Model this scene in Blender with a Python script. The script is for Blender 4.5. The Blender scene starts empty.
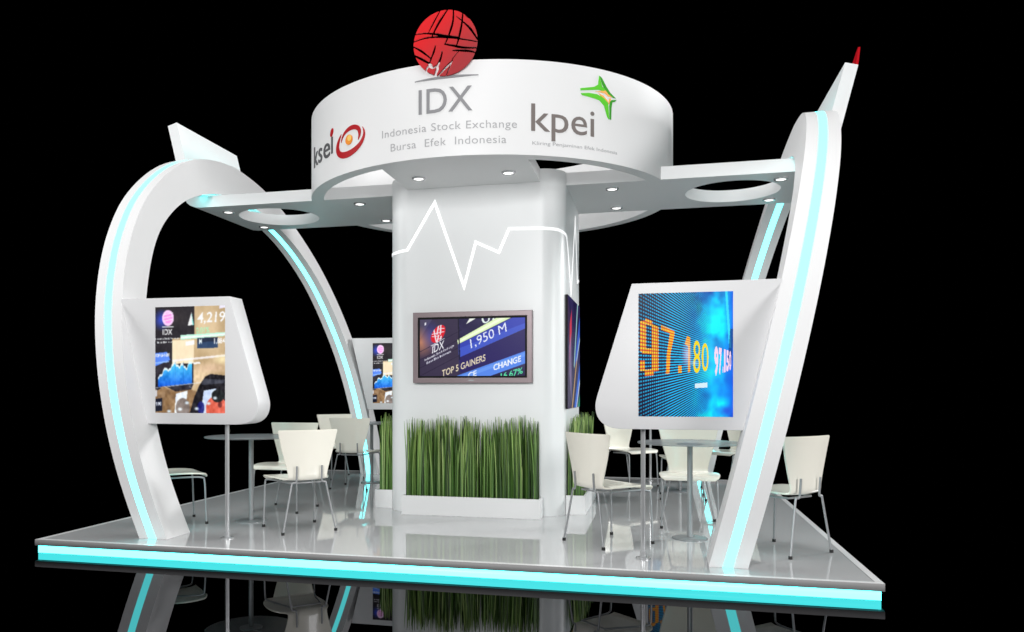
import bpy, bmesh, math, random
import numpy as np
from mathutils import Vector, Matrix
random.seed(7)
rng = np.random.RandomState(5)
scn = bpy.context.scene
COL = scn.collection
CX, CY = -1.69, 8.29            # centre of the stand
ZS, ZT = 3.071, 3.188           # canopy soffit / top
GROUND = -0.103

# ------------------------------------------------------------------ materials
def lin(c):
    return tuple(((v/255.0)/12.92 if v/255.0 <= 0.04045 else ((v/255.0+0.055)/1.055)**2.4) for v in c)

def mat(name, col, rough=0.5, metal=0.0, spec=0.5, coat=0.0, var=0.04, bump=0.0, scale=6.0, emit=None, es=0.0, alpha=1.0, ior=1.5, rvar=0.0):
    m = bpy.data.materials.new(name); m.use_nodes = True
    nt = m.node_tree; b = nt.nodes['Principled BSDF']
    b.inputs['Roughness'].default_value = rough
    b.inputs['Metallic'].default_value = metal
    b.inputs['Specular IOR Level'].default_value = spec
    b.inputs['Coat Weight'].default_value = coat
    b.inputs['Coat Roughness'].default_value = 0.03
    b.inputs['IOR'].default_value = ior
    b.inputs['Alpha'].default_value = alpha
    b.inputs['Base Color'].default_value = (*col, 1)
    if var > 0 or bump > 0 or rvar > 0:
        tc = nt.nodes.new('ShaderNodeTexCoord')
        n = nt.nodes.new('ShaderNodeTexNoise'); n.inputs['Scale'].default_value = scale
        n.inputs['Detail'].default_value = 5
        nt.links.new(tc.outputs['Object'], n.inputs['Vector'])
        if var > 0:
            r = nt.nodes.new('ShaderNodeMapRange')
            r.inputs['To Min'].default_value = 1-var; r.inputs['To Max'].default_value = 1+var
            nt.links.new(n.outputs['Fac'], r.inputs['Value'])
            x = nt.nodes.new('ShaderNodeVectorMath'); x.operation = 'SCALE'
            x.inputs[0].default_value = col
            nt.links.new(r.outputs['Result'], x.inputs['Scale'])
            nt.links.new(x.outputs['Vector'], b.inputs['Base Color'])
        if rvar > 0:
            r2 = nt.nodes.new('ShaderNodeMapRange')
            r2.inputs['To Min'].default_value = max(0, rough-rvar); r2.inputs['To Max'].default_value = rough+rvar
            nt.links.new(n.outputs['Fac'], r2.inputs['Value'])
            nt.links.new(r2.outputs['Result'], b.inputs['Roughness'])
        if bump > 0:
            n2 = nt.nodes.new('ShaderNodeTexNoise'); n2.inputs['Scale'].default_value = scale*12
            nt.links.new(tc.outputs['Object'], n2.inputs['Vector'])
            bp = nt.nodes.new('ShaderNodeBump'); bp.inputs['Strength'].default_value = bump
            bp.inputs['Distance'].default_value = 0.002
            nt.links.new(n2.outputs['Fac'], bp.inputs['Height'])
            nt.links.new(bp.outputs['Normal'], b.inputs['Normal'])
    if emit is not None:
        b.inputs['Emission Color'].default_value = (*emit, 1)
        b.inputs['Emission Strength'].default_value = es
    return m

M = {}
M['white'] = mat('white_laminate', (0.80, 0.80, 0.80), rough=0.42, spec=0.35, var=0.012, bump=0.06, scale=2.5)
M['white_in'] = mat('white_paint', (0.76, 0.77, 0.77), rough=0.55, spec=0.3, var=0.015, bump=0.05, scale=3)
M['column'] = mat('column_white', (0.78, 0.79, 0.79), rough=0.35, spec=0.4, var=0.012, bump=0.04, scale=2)
M['panel'] = mat('panel_white', (0.72, 0.72, 0.725), rough=0.4, spec=0.35, var=0.012, bump=0.04, scale=3)
M['deck'] = mat('polished_deck', (0.53, 0.535, 0.54), rough=0.035, spec=0.5, coat=0.0, var=0.03, scale=1.3, ior=1.7, rvar=0.012)
M['fascia'] = mat('grey_fascia', (0.25, 0.245, 0.245), rough=0.55, var=0.04, scale=5, spec=.2)
M['trim'] = mat('deck_border', (0.78, 0.78, 0.78), rough=0.25, var=0.02)
M['cyan'] = mat('cyan_light', (0.02, 0.1, 0.1), rough=0.4, var=0, emit=(0.14, 1.0, 1.0), es=3.7)
M['cyan_edge'] = mat('cyan_edge_light', (0.02, 0.1, 0.1), rough=0.4, var=0, emit=(0.085, 1.0, 1.0), es=6.2)
M['cream'] = mat('cream_gloss_plastic', (0.90, 0.87, 0.77), rough=0.22, spec=0.5, coat=0.4, var=0.02, scale=8)
M['chrome'] = mat('brushed_chrome', (0.6, 0.61, 0.62), rough=0.25, metal=0.6, var=0.03, scale=20)
M['steel'] = mat('satin_steel', (0.34, 0.35, 0.36), rough=0.38, metal=0.35, var=0.03, scale=20)
M['rubber'] = mat('black_rubber', (0.012, 0.012, 0.012), rough=0.6, var=0.05)
M['black'] = mat('black_plastic', (0.006, 0.006, 0.007), rough=0.5, spec=.12, var=0.04)
M['tvframe'] = mat('mauve_bezel', (0.24, 0.185, 0.195), rough=0.35, var=0.04, scale=12, metal=0.2)
M['lens'] = mat('lamp_lens', (0.8, 0.8, 0.8), rough=0.3, var=0, emit=(1, 0.98, 0.95), es=1.6)
M['pulse'] = mat('pulse_light', (0.85, 0.85, 0.85), rough=0.4, var=0, emit=(1, 1, 1), es=0.55)
M['soil'] = mat('dark_soil', (0.03, 0.035, 0.02), rough=0.9, var=0.4, scale=40)
M['gold_grey'] = mat('grey_letters', (0.27, 0.27, 0.28), spec=.15, rough=0.4, var=0.03)
M['taupe'] = mat('taupe_letters', (0.20, 0.175, 0.165), spec=.15, rough=0.45, var=0.03)
M['ltgrey'] = mat('light_grey_letters', (0.40, 0.40, 0.41), spec=.15, rough=0.45, var=0.03)
M['dkgrey'] = mat('dark_grey_letters', (0.09, 0.09, 0.095), spec=.15, rough=0.45, var=0.03)
M['crimson'] = mat('crimson_enamel', (0.44, 0.006, 0.012), spec=.15, rough=0.35, var=0.03)
M['orange'] = mat('orange_enamel', (0.90, 0.30, 0.03), spec=.15, rough=0.3, var=0.05)
M['yellow'] = mat('yellow_enamel', (0.95, 0.62, 0.16), spec=.15, rough=0.3, var=0.05)
M['green'] = mat('green_enamel', (0.12, 0.60, 0.04), spec=.15, rough=0.4, var=0.05)
M['dkgreen'] = mat('dark_green_enamel', (0.05, 0.34, 0.03), spec=.15, rough=0.4, var=0.05)
M['lorange'] = mat('light_orange_enamel', (0.92, 0.48, 0.13), spec=.15, rough=0.4, var=0.05)

# red logo disc: satin red, a broad colour fade printed across it
def red_mat():
    m = mat('red_logo_enamel', (0.62, 0.02, 0.025), rough=0.5, spec=.15, var=0)
    nt = m.node_tree; b = nt.nodes['Principled BSDF']
    tc = nt.nodes.new('ShaderNodeTexCoord'); sp = nt.nodes.new('ShaderNodeSeparateXYZ')
    nt.links.new(tc.outputs['Object'], sp.inputs[0])
    ma = nt.nodes.new('ShaderNodeMath'); ma.operation = 'SUBTRACT'
    nt.links.new(sp.outputs['X'], ma.inputs[0]); nt.links.new(sp.outputs['Z'], ma.inputs[1])
    mr = nt.nodes.new('ShaderNodeMapRange')
    mr.inputs['From Min'].default_value = CX-4.0-0.25; mr.inputs['From Max'].default_value = CX-4.0+0.3
    nt.links.new(ma.outputs[0], mr.inputs['Value'])
    cr = nt.nodes.new('ShaderNodeValToRGB')
    cr.color_ramp.elements[0].color = (0.68, 0.014, 0.018, 1); cr.color_ramp.elements[1].color = (0.36, 0.03, 0.035, 1)
    nt.links.new(mr.outputs['Result'], cr.inputs['Fac']); nt.links.new(cr.outputs['Color'], b.inputs['Base Color'])
    return m
M['red'] = red_mat()

# glossy black hall floor
m = bpy.data.materials.new('black_gloss_floor'); m.use_nodes = True; nt = m.node_tree; nt.nodes.clear()
o_ = nt.nodes.new('ShaderNodeOutputMaterial'); g_ = nt.nodes.new('ShaderNodeBsdfGlossy')
g_.inputs['Color'].default_value = (0.125, 0.125, 0.13, 1); g_.inputs['Roughness'].default_value = 0.004
nt.links.new(g_.outputs[0], o_.inputs[0]); M['hall'] = m

# thin frosted glass of the table tops
m = bpy.data.materials.new('table_glass'); m.use_nodes = True; nt = m.node_tree; nt.nodes.clear()
o_ = nt.nodes.new('ShaderNodeOutputMaterial'); t_ = nt.nodes.new('ShaderNodeBsdfTransparent')
p_ = nt.nodes.new('ShaderNodeBsdfPrincipled'); p_.inputs['Base Color'].default_value = (0.36, 0.37, 0.38, 1); p_.inputs['Roughness'].default_value = 0.3
t_.inputs['Color'].default_value = (0.9, 0.93, 0.93, 1)
x_ = nt.nodes.new('ShaderNodeMixShader'); x_.inputs[0].default_value = 0.45
nt.links.new(t_.outputs[0], x_.inputs[1]); nt.links.new(p_.outputs[0], x_.inputs[2]); nt.links.new(x_.outputs[0], o_.inputs[0]); M['glass'] = m

def attr_mat(name, emission, rough=0.3):
    m = bpy.data.materials.new(name); m.use_nodes = True; nt = m.node_tree; b = nt.nodes['Principled BSDF']
    a = nt.nodes.new('ShaderNodeAttribute'); a.attribute_name = 'Col'
    b.inputs['Roughness'].default_value = rough
    if emission > 0:
        b.inputs['Base Color'].default_value = (0.004, 0.004, 0.004, 1)
        b.inputs['Specular IOR Level'].default_value = 0.12
        nt.links.new(a.outputs['Color'], b.inputs['Emission Color']); b.inputs['Emission Strength'].default_value = emission
    else:
        nt.links.new(a.outputs['Color'], b.inputs['Base Color'])
    return m
M['screen'] = attr_mat('lit_screen', 1.0)
M['print'] = attr_mat('lit_graphic', 0.75)  # emissive: image of the column's side screen glows by itself
M['blade'] = attr_mat('grass_blade', 0, 0.5)

# ------------------------------------------------------------------ object helpers
def link(name, me, material=None, parent=None, smooth=None):
    if material is not None:
        me.materials.append(material)
    if smooth is not None:
        me.polygons.foreach_set('use_smooth', [True]*len(me.polygons))
        me.set_sharp_from_angle(angle=math.radians(smooth))
    o = bpy.data.objects.new(name, me); COL.objects.link(o)
    if parent is not None:
        o.parent = parent
    return o

def from_bm(bm, name='m'):
    me = bpy.data.meshes.new(name); bmesh.ops.recalc_face_normals(bm, faces=bm.faces); bm.to_mesh(me); bm.free(); return me

def thing(name, label, cat, group=None, loc=(0, 0, 0)):
    o = bpy.data.objects.new(name, None); COL.objects.link(o); o.empty_display_size = 0.1
    o.location = loc; return tag(o, label, cat, group)

def tag(o, label, cat=None, group=None, kind=None):
    if label: o['label'] = label
    if cat: o['category'] = cat
    if group: o['group'] = group
    if kind: o['kind'] = kind
    return o

def box(bm, x0, x1, y0, y1, z0, z1, bev=0.0):
    vs = [bm.verts.new((x, y, z)) for x in (x0, x1) for y in (y0, y1) for z in (z0, z1)]
    fs = [(0, 1, 3, 2), (4, 6, 7, 5), (0, 4, 5, 1), (2, 3, 7, 6), (0, 2, 6, 4), (1, 5, 7, 3)]
    F = [bm.faces.new([vs[i] for i in f]) for f in fs]
    if bev > 0:
        es = set(e for f in F for e in f.edges)
        bmesh.ops.bevel(bm, geom=list(es), offset=bev, segments=2, affect='EDGES', profile=0.5)

def box_mesh(*a, **k):
    bm = bmesh.new(); box(bm, *a, **k); return from_bm(bm)

def prism(loops, z0, z1, bev=0.0, xf=None):
    """Closed 2-D outlines (with holes) filled and given thickness z0..z1; xf maps (x,y,z) -> (X,Y,Z)."""
    cu = bpy.data.curves.new('c', 'CURVE'); cu.dimensions = '2D'; cu.fill_mode = 'BOTH'
    for lp in loops:
        s = cu.splines.new('POLY'); s.points.add(len(lp)-1); s.use_cyclic_u = True
        for i, (x, y) in enumerate(lp): s.points[i].co = (x, y, 0, 1)
    cu.extrude = (z1-z0)/2 - bev
    if bev > 0:
        cu.bevel_depth = bev; cu.bevel_resolution = 1; cu.offset = -bev
    ob = bpy.data.objects.new('c', cu); COL.objects.link(ob)
    bpy.context.view_layer.update()
    me = bpy.data.meshes.new_from_object(ob.evaluated_get(bpy.context.evaluated_depsgraph_get()))
    bpy.data.objects.remove(ob); bpy.data.curves.remove(cu)
    bm = bmesh.new(); bm.from_mesh(me); bpy.data.meshes.remove(me)
    bmesh.ops.remove_doubles(bm, verts=bm.verts, dist=1e-5)
    for v in bm.verts:
        z = v.co.z + (z0+z1)/2
        v.co = Vector(xf(v.co.x, v.co.y, z)) if xf else Vector((v.co.x, v.co.y, z))
    return bm

def join_bms(bms):
    out = bmesh.new()
    for b in bms:
        me = bpy.data.meshes.new('t'); b.to_mesh(me); b.free(); out.from_mesh(me); bpy.data.meshes.remove(me)
    return out

def tube(bm, pts, r, seg=10, caps=True):
    pts = [Vector(p) for p in pts]; rings = []
    rr = r if isinstance(r, (list, tuple)) else [r]*len(pts)
    up = Vector((0, 0, 1)); prev = None
    for i, p in enumerate(pts):
        t = (pts[min(i+1, len(pts)-1)] - pts[max(i-1, 0)]).normalized()
        if prev is None:
            a = t.cross(up if abs(t.dot(up)) < 0.95 else Vector((1, 0, 0))).normalized()
        else:
            a = (prev - t*prev.dot(t)).normalized()
        prev = a; b = t.cross(a)
        rings.append([bm.verts.new(p + (a*math.cos(q)+b*math.sin(q))*rr[i]) for q in [2*math.pi*k/seg for k in range(seg)]])
    for i in range(len(rings)-1):
        for k in range(seg):
            bm.faces.new([rings[i][k], rings[i][(k+1) % seg], rings[i+1][(k+1) % seg], rings[i+1][k]])
    if caps:
        bm.faces.new(rings[0][::-1]); bm.faces.new(rings[-1])

def lathe(bm, prof, seg=40, cx=0, cy=0):
    rings = []
    for r, z in prof:
        rings.append([bm.verts.new((cx+r*math.cos(2*math.pi*k/seg), cy+r*math.sin(2*math.pi*k/seg), z)) for k in range(seg)])
    for i in range(len(rings)-1):
        for k in range(seg):
            bm.faces.new([rings[i][k], rings[i][(k+1) % seg], rings[i+1][(k+1) % seg], rings[i+1][k]])
    bm.faces.new(rings[0][::-1]); bm.faces.new(rings[-1])

def smooth_path(pts, n=6):
    P = [Vector(p) for p in pts]; out = []
    for i in range(len(P)-1):
        p0, p1, p2, p3 = P[max(i-1, 0)], P[i], P[i+1], P[min(i+2, len(P)-1)]
        for k in range(n):
            t = k/n
            out.append(0.5*((2*p1)+(-p0+p2)*t+(2*p0-5*p1+4*p2-p3)*t*t+(-p0+3*p1-3*p2+p3)*t**3))
    out.append(P[-1]); return out

def arc(cx, cy, r, a0, a1, n):
    return [(cx+r*math.cos(a0+(a1-a0)*i/n), cy+r*math.sin(a0+(a1-a0)*i/n)) for i in range(n+1)]
def circle(cx, cy, r, n=96): return arc(cx, cy, r, 0, 2*math.pi, n)[:-1]

def rrect(x0, x1, y0, y1, r, n=12):
    P = math.pi
    return (arc(x0+r, y0+r, r, P, 1.5*P, n)+arc(x1-r, y0+r, r, 1.5*P, 2*P, n)+arc(x1-r, y1-r, r, 0, .5*P, n)+arc(x0+r, y1-r, r, .5*P, P, n))

# ------------------------------------------------------------------ text
_tc = {}
def glyphs(s, bold=0.0, spacing=1.0):
    """2-D triangles of a line of text, cap height about 0.7 of size 1; x starts at 0."""
    k = (s, bold, spacing)
    if k in _tc: return _tc[k]
    cu = bpy.data.curves.new('t', 'FONT'); cu.body = s; cu.size = 1; cu.offset = bold; cu.resolution_u = 4; cu.space_character = spacing
    ob = bpy.data.objects.new('t', cu); COL.objects.link(ob); bpy.context.view_layer.update()
    me = bpy.data.meshes.new_from_object(ob.evaluated_get(bpy.context.evaluated_depsgraph_get()))
    bpy.data.objects.remove(ob); bpy.data.curves.remove(cu)
    bm = bmesh.new(); bm.from_mesh(me); bpy.data.meshes.remove(me)
    bmesh.ops.triangulate(bm, faces=bm.faces)
    V = np.array([(v.co.x, v.co.y) for v in bm.verts]); V[:, 0] -= V[:, 0].min()
    bm.verts.index_update(); T = np.array([[v.index for v in f.verts] for f in bm.faces]); bm.free()
    _tc[k] = (V, T); return V, T

def text_bm(s, w=None, cap=None, bold=0.0, spacing=1.0, clip=None):
    """returns a bmesh in the plane, x 0..w, y baseline 0; cut into narrow columns so that it can bend."""
    V, T = glyphs(s, bold, spacing)
    sy = cap/0.73; sx = w/V[:, 0].max() if w else sy
    bm = bmesh.new(); vs = [bm.verts.new((v[0]*sx, v[1]*sy, 0)) for v in V]
    for t in T:
        try: bm.faces.new([vs[i] for i in t])
        except ValueError: pass
    return bm, V[:, 0].max()*sx

def bend_on_ring(bm, ang0, z0, off, thick, R=1.823):
    """x = arc length from angle ang0 (deg, 0 = front, + = right), y = height above z0"""
    xs = [v.co.x for v in bm.verts]; a, b = min(xs), max(xs); x = a+0.03
    while x < b:
        bmesh.ops.bisect_plane(bm, geom=list(bm.verts)+list(bm.edges)+list(bm.faces), plane_co=(x, 0, 0), plane_no=(1, 0, 0)); x += 0.03
    r = bmesh.ops.extrude_face_region(bm, geom=list(bm.faces))
    for e in r['geom']:
        if isinstance(e, bmesh.types.BMVert): e.co.z += thick
    for v in bm.verts:
        t = math.radians(ang0)+v.co.x/R; rr = R+off+v.co.z
        v.co = Vector((CX+rr*math.sin(t), CY-rr*math.cos(t), z0+v.co.y))
    return bm

# ------------------------------------------------------------------ screen canvases
class Canvas:
    def __init__(s, w, h, bg):
        s.w, s.h = w, h; s.a = np.zeros((h, w, 3)); s.a[:] = bg
        s.U, s.V = np.meshgrid((np.arange(w)+.5)/w, (np.arange(h)+.5)/h)   # V down from the top
    def put(s, mask, col, al=1.0):
        mask = mask*al if mask.dtype != bool else mask.astype(float)*al
        c = np.array(col, float)
        s.a[:] = s.a*(1-mask[..., None]) + c*mask[..., None]
    def poly(s, P, col, al=1.0):
        m = np.zeros(s.U.shape, bool); n = len(P)
        for i in range(n):
            (x0, y0), (x1, y1) = P[i], P[(i+1) % n]
            if y0 == y1: continue
            c = ((y0 > s.V) != (y1 > s.V)) & (s.U < (x1-x0)*(s.V-y0)/(y1-y0)+x0)
            m ^= c
        s.put(m, col, al)
    def ell(s, cx, cy, rx, ry, col, al=1.0, soft=None, rot=0):
        dx, dy = s.U-cx, (s.V-cy); c, q = math.cos(rot), math.sin(rot)
        d = np.sqrt(((dx*c+dy*q)/rx)**2+((-dx*q+dy*c)/ry)**2)
        s.put(np.clip((1-d)/soft, 0, 1) if soft else d < 1, col, al)
    def text(s, st, f, col, al=1.0, bold=0.02, spacing=1.0):
        V, T = glyphs(st, bold, spacing); W = V[:, 0].max()
        P = np.array([f(x/W, y/0.73) for x, y in V])
        m = np.zeros(s.U.shape, bool)
        for t in T:
            a, b, c = P[t[0]], P[t[1]], P[t[2]]
            x0 = int(max(0, math.floor(min(a[0], b[0], c[0])*s.w)-1)); x1 = int(min(s.w, math.ceil(max(a[0], b[0], c[0])*s.w)+1))
            y0 = int(max(0, math.floor(min(a[1], b[1], c[1])*s.h)-1)); y1 = int(min(s.h, math.ceil(max(a[1], b[1], c[1])*s.h)+1))
            if x1 <= x0 or y1 <= y0: continue
            u, v = s.U[y0:y1, x0:x1], s.V[y0:y1, x0:x1]
            e1 = (b[0]-a[0])*(v-a[1])-(b[1]-a[1])*(u-a[0]); e2 = (c[0]-b[0])*(v-b[1])-(c[1]-b[1])*(u-b[0]); e3 = (a[0]-c[0])*(v-c[1])-(a[1]-c[1])*(u-c[0])
            m[y0:y1, x0:x1] |= ((e1 >= 0) & (e2 >= 0) & (e3 >= 0)) | ((e1 <= 0) & (e2 <= 0) & (e3 <= 0))
        s.put(m, col, al); return m
    def line(s, x0, y0, x1, y1, hw, col, al=1.0):
        dx, dy = x1-x0, y1-y0; L = math.hypot(dx, dy); t = ((s.U-x0)*dx+(s.V-y0)*dy)/L
        d = abs((s.U-x0)*dy-(s.V-y0)*dx)/L
        s.put((d < hw) & (t > 0) & (t < L), col, al)
    def noise(s, n, seed):
        r = np.random.RandomState(seed); g = r.rand(n+2, n+2)
        x, y = s.U*n, s.V*n; i, j = x.astype(int), y.astype(int); fx, fy = x-i, y-j
        fx, fy = fx*fx*(3-2*fx), fy*fy*(3-2*fy)
        return (g[j, i]*(1-fx)+g[j, i+1]*fx)*(1-fy)+(g[j+1, i]*(1-fx)+g[j+1, i+1]*fx)*fy
    def blur(s, n=1):
        for _ in range(n):
            p = np.pad(s.a, ((1, 1), (1, 1), (0, 0)), 'edge')
            s.a = (p[:-2, 1:-1]+p[2:, 1:-1]+p[1:-1, :-2]+p[1:-1, 2:]+4*p[1:-1, 1:-1])/8
        return s
    def mesh(s, f, name='screen_image'):
        w, h = s.w, s.h
        X, Y = np.meshgrid(np.arange(w+1)/w, np.arange(h+1)/h)
        vs = [f(u, v) for u, v in zip(X.ravel(), Y.ravel())]
        idx = np.arange((w+1)*(h+1)).reshape(h+1, w+1)
        F = np.stack([idx[:-1, :-1], idx[1:, :-1], idx[1:, 1:], idx[:-1, 1:]], -1).reshape(-1, 4)
        me = bpy.data.meshes.new(name); me.from_pydata(vs, [], F.tolist())
        ca = me.color_attributes.new('Col', 'FLOAT_COLOR', 'CORNER')
        c = np.clip(s.a, 0, 255)/255; c = np.where(c <= .04045, c/12.92, ((c+.055)/1.055)**2.4).reshape(-1, 3)
        c = np.concatenate([np.repeat(c, 4, 0), np.ones((len(c)*4, 1))], 1)
        ca.data.foreach_set('color', c.ravel().astype(np.float32)); me.update()
        return me

def aff(x0, y0, x1, y1, capx, capy, sx=1.0):
    """baseline runs (x0,y0)->(x1,y1); (capx,capy) is the vector of one cap height"""
    return lambda t, h: (x0+(x1-x0)*t+capx*h, y0+(y1-y0)*t+capy*h)

def globe(c, cx, cy, rx, ry, rot, col, gap):
    keep = c.a.copy()
    c.ell(cx, cy, rx, ry, col, rot=rot)
    def q(x, y): return (cx+x*rx, cy+y*ry)
    for (a, b, d, e) in ((-1, .05, 1, -.25), (-1, .3, .1, .22), (-.75, -.7, -.3, .9), (.1, -1, -.2, .1), (.45, -1, .35, .1), (.1, .1, -.2, 1), (.5, .2, .25, 1), (.1, -.55, 1, -.6), (-.2, .6, 1, .45)):
        p0, p1 = q(a, b), q(d, e)
        c.line(p0[0], p0[1], p1[0], p1[1], gap, (240, 232, 240), 0.95)
    dx, dy = c.U-cx, c.V-cy; k, w = math.cos(rot), math.sin(rot)
    out = ((dx*k+dy*w)/rx)**2+((-dx*w+dy*k)/ry)**2 > 1
    c.a[out] = keep[out]

def tv_canvas():
    c = Canvas(264, 148, (44, 38, 78))
    K = lambda x, y: ((x-135)/750, (y-120)/420)
    n = c.noise(5, 3); n2 = c.noise(16, 8)
    c.a += ((n-.5)*26+(n2-.5)*10)[..., None]
    c.poly([K(0, 0), K(415, 0), K(415, 700), K(0, 700)], (62, 52, 74), 0.8)
    c.poly([K(0, 0), K(300, 0), K(135, 260)], (96, 92, 116), 0.5)
    c.ell(*K(140, 290), .17, .3, (226, 150, 110), .8, soft=1.0)
    c.ell(*K(215, 240), .1, .3, (70, 80, 190), .55, soft=1.0)
    for i in range(4):
        a, b = K(135, 360+i*60), K(440, 200+i*60); c.line(a[0], a[1], b[0], b[1], .004, (34, 26, 52), .8)
    c.poly([K(420, 405), K(885, 205), K(885, 365), K(430, 520)], (40, 30, 96), 1)
    c.poly([K(412, 308), K(800, 118), K(885, 118), K(885, 200), K(420, 405)], (52, 66, 178), 1)
    c.poly([K(412, 340), K(885, 160), K(885, 200), K(420, 405)], (72, 100, 214), .6)
    c.poly([K(408, 275), K(690, 115), K(795, 115), K(410, 308)], (226, 246, 190), 1)
    c.poly([K(412, 285), K(720, 115), K(760, 115), K(412, 298)], (250, 255, 232), .8)
    c.line(*K(414, 120), *K(424, 420), .006, (22, 18, 40), .9)
    c.poly([K(470, 160), K(496, 116), K(545, 116)], (240, 245, 235))
    c.text('0.', aff(*K(588, 166), *K(672, 128), -.02, -.17), (232, 245, 240), bold=.0)
    c.text('1,950 M', aff(*K(505, 338), *K(757, 218), -.012, -.165), (240, 244, 255), bold=.0)
    c.text('TOP 5 GAINERS', aff(*K(296, 546), *K(608, 428), .0, -.118), (238, 224, 190), bold=.015)
    c.poly([K(395, 542), K(885, 362), K(885, 452), K(640, 542)], (86, 136, 236))
    c.poly([K(430, 542), K(885, 372), K(885, 400), K(500, 542)], (120, 170, 250), .5)
    c.text('CHANGE', aff(*K(664, 502), *K(856, 436), .0, -.105), (246, 250, 255), bold=.02)
    c.text('CE', aff(*K(484, 560), *K(545, 538), .0, -.1), (240, 246, 255), bold=.02)
    c.text('16.67%', aff(*K(715, 566), *K(868, 522), .0, -.105), (90, 232, 170), bold=.02)
    globe(c, *K(268, 228), .060, .160, .25, (222, 26, 44), .0065)
    c.line(*K(215, 317), *K(314, 262), .004, (240, 240, 245))
    c.text('IDX', aff(*K(224, 372), *K(310, 334), .006, -.15), (244, 244, 250), bold=.01)
    c.text('Indonesia Stock Exchange', aff(*K(170, 430), *K(382, 322), .0, -.042), (235, 235, 245), bold=.02)
    c.text('Bursa Efek Indonesia', aff(*K(184, 452), *K(362, 364), .0, -.042), (225, 225, 240), bold=.02)
    c.text('1', aff(*K(170, 165), *K(180, 160), .0, -.05), (225, 225, 235))
    return c

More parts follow.
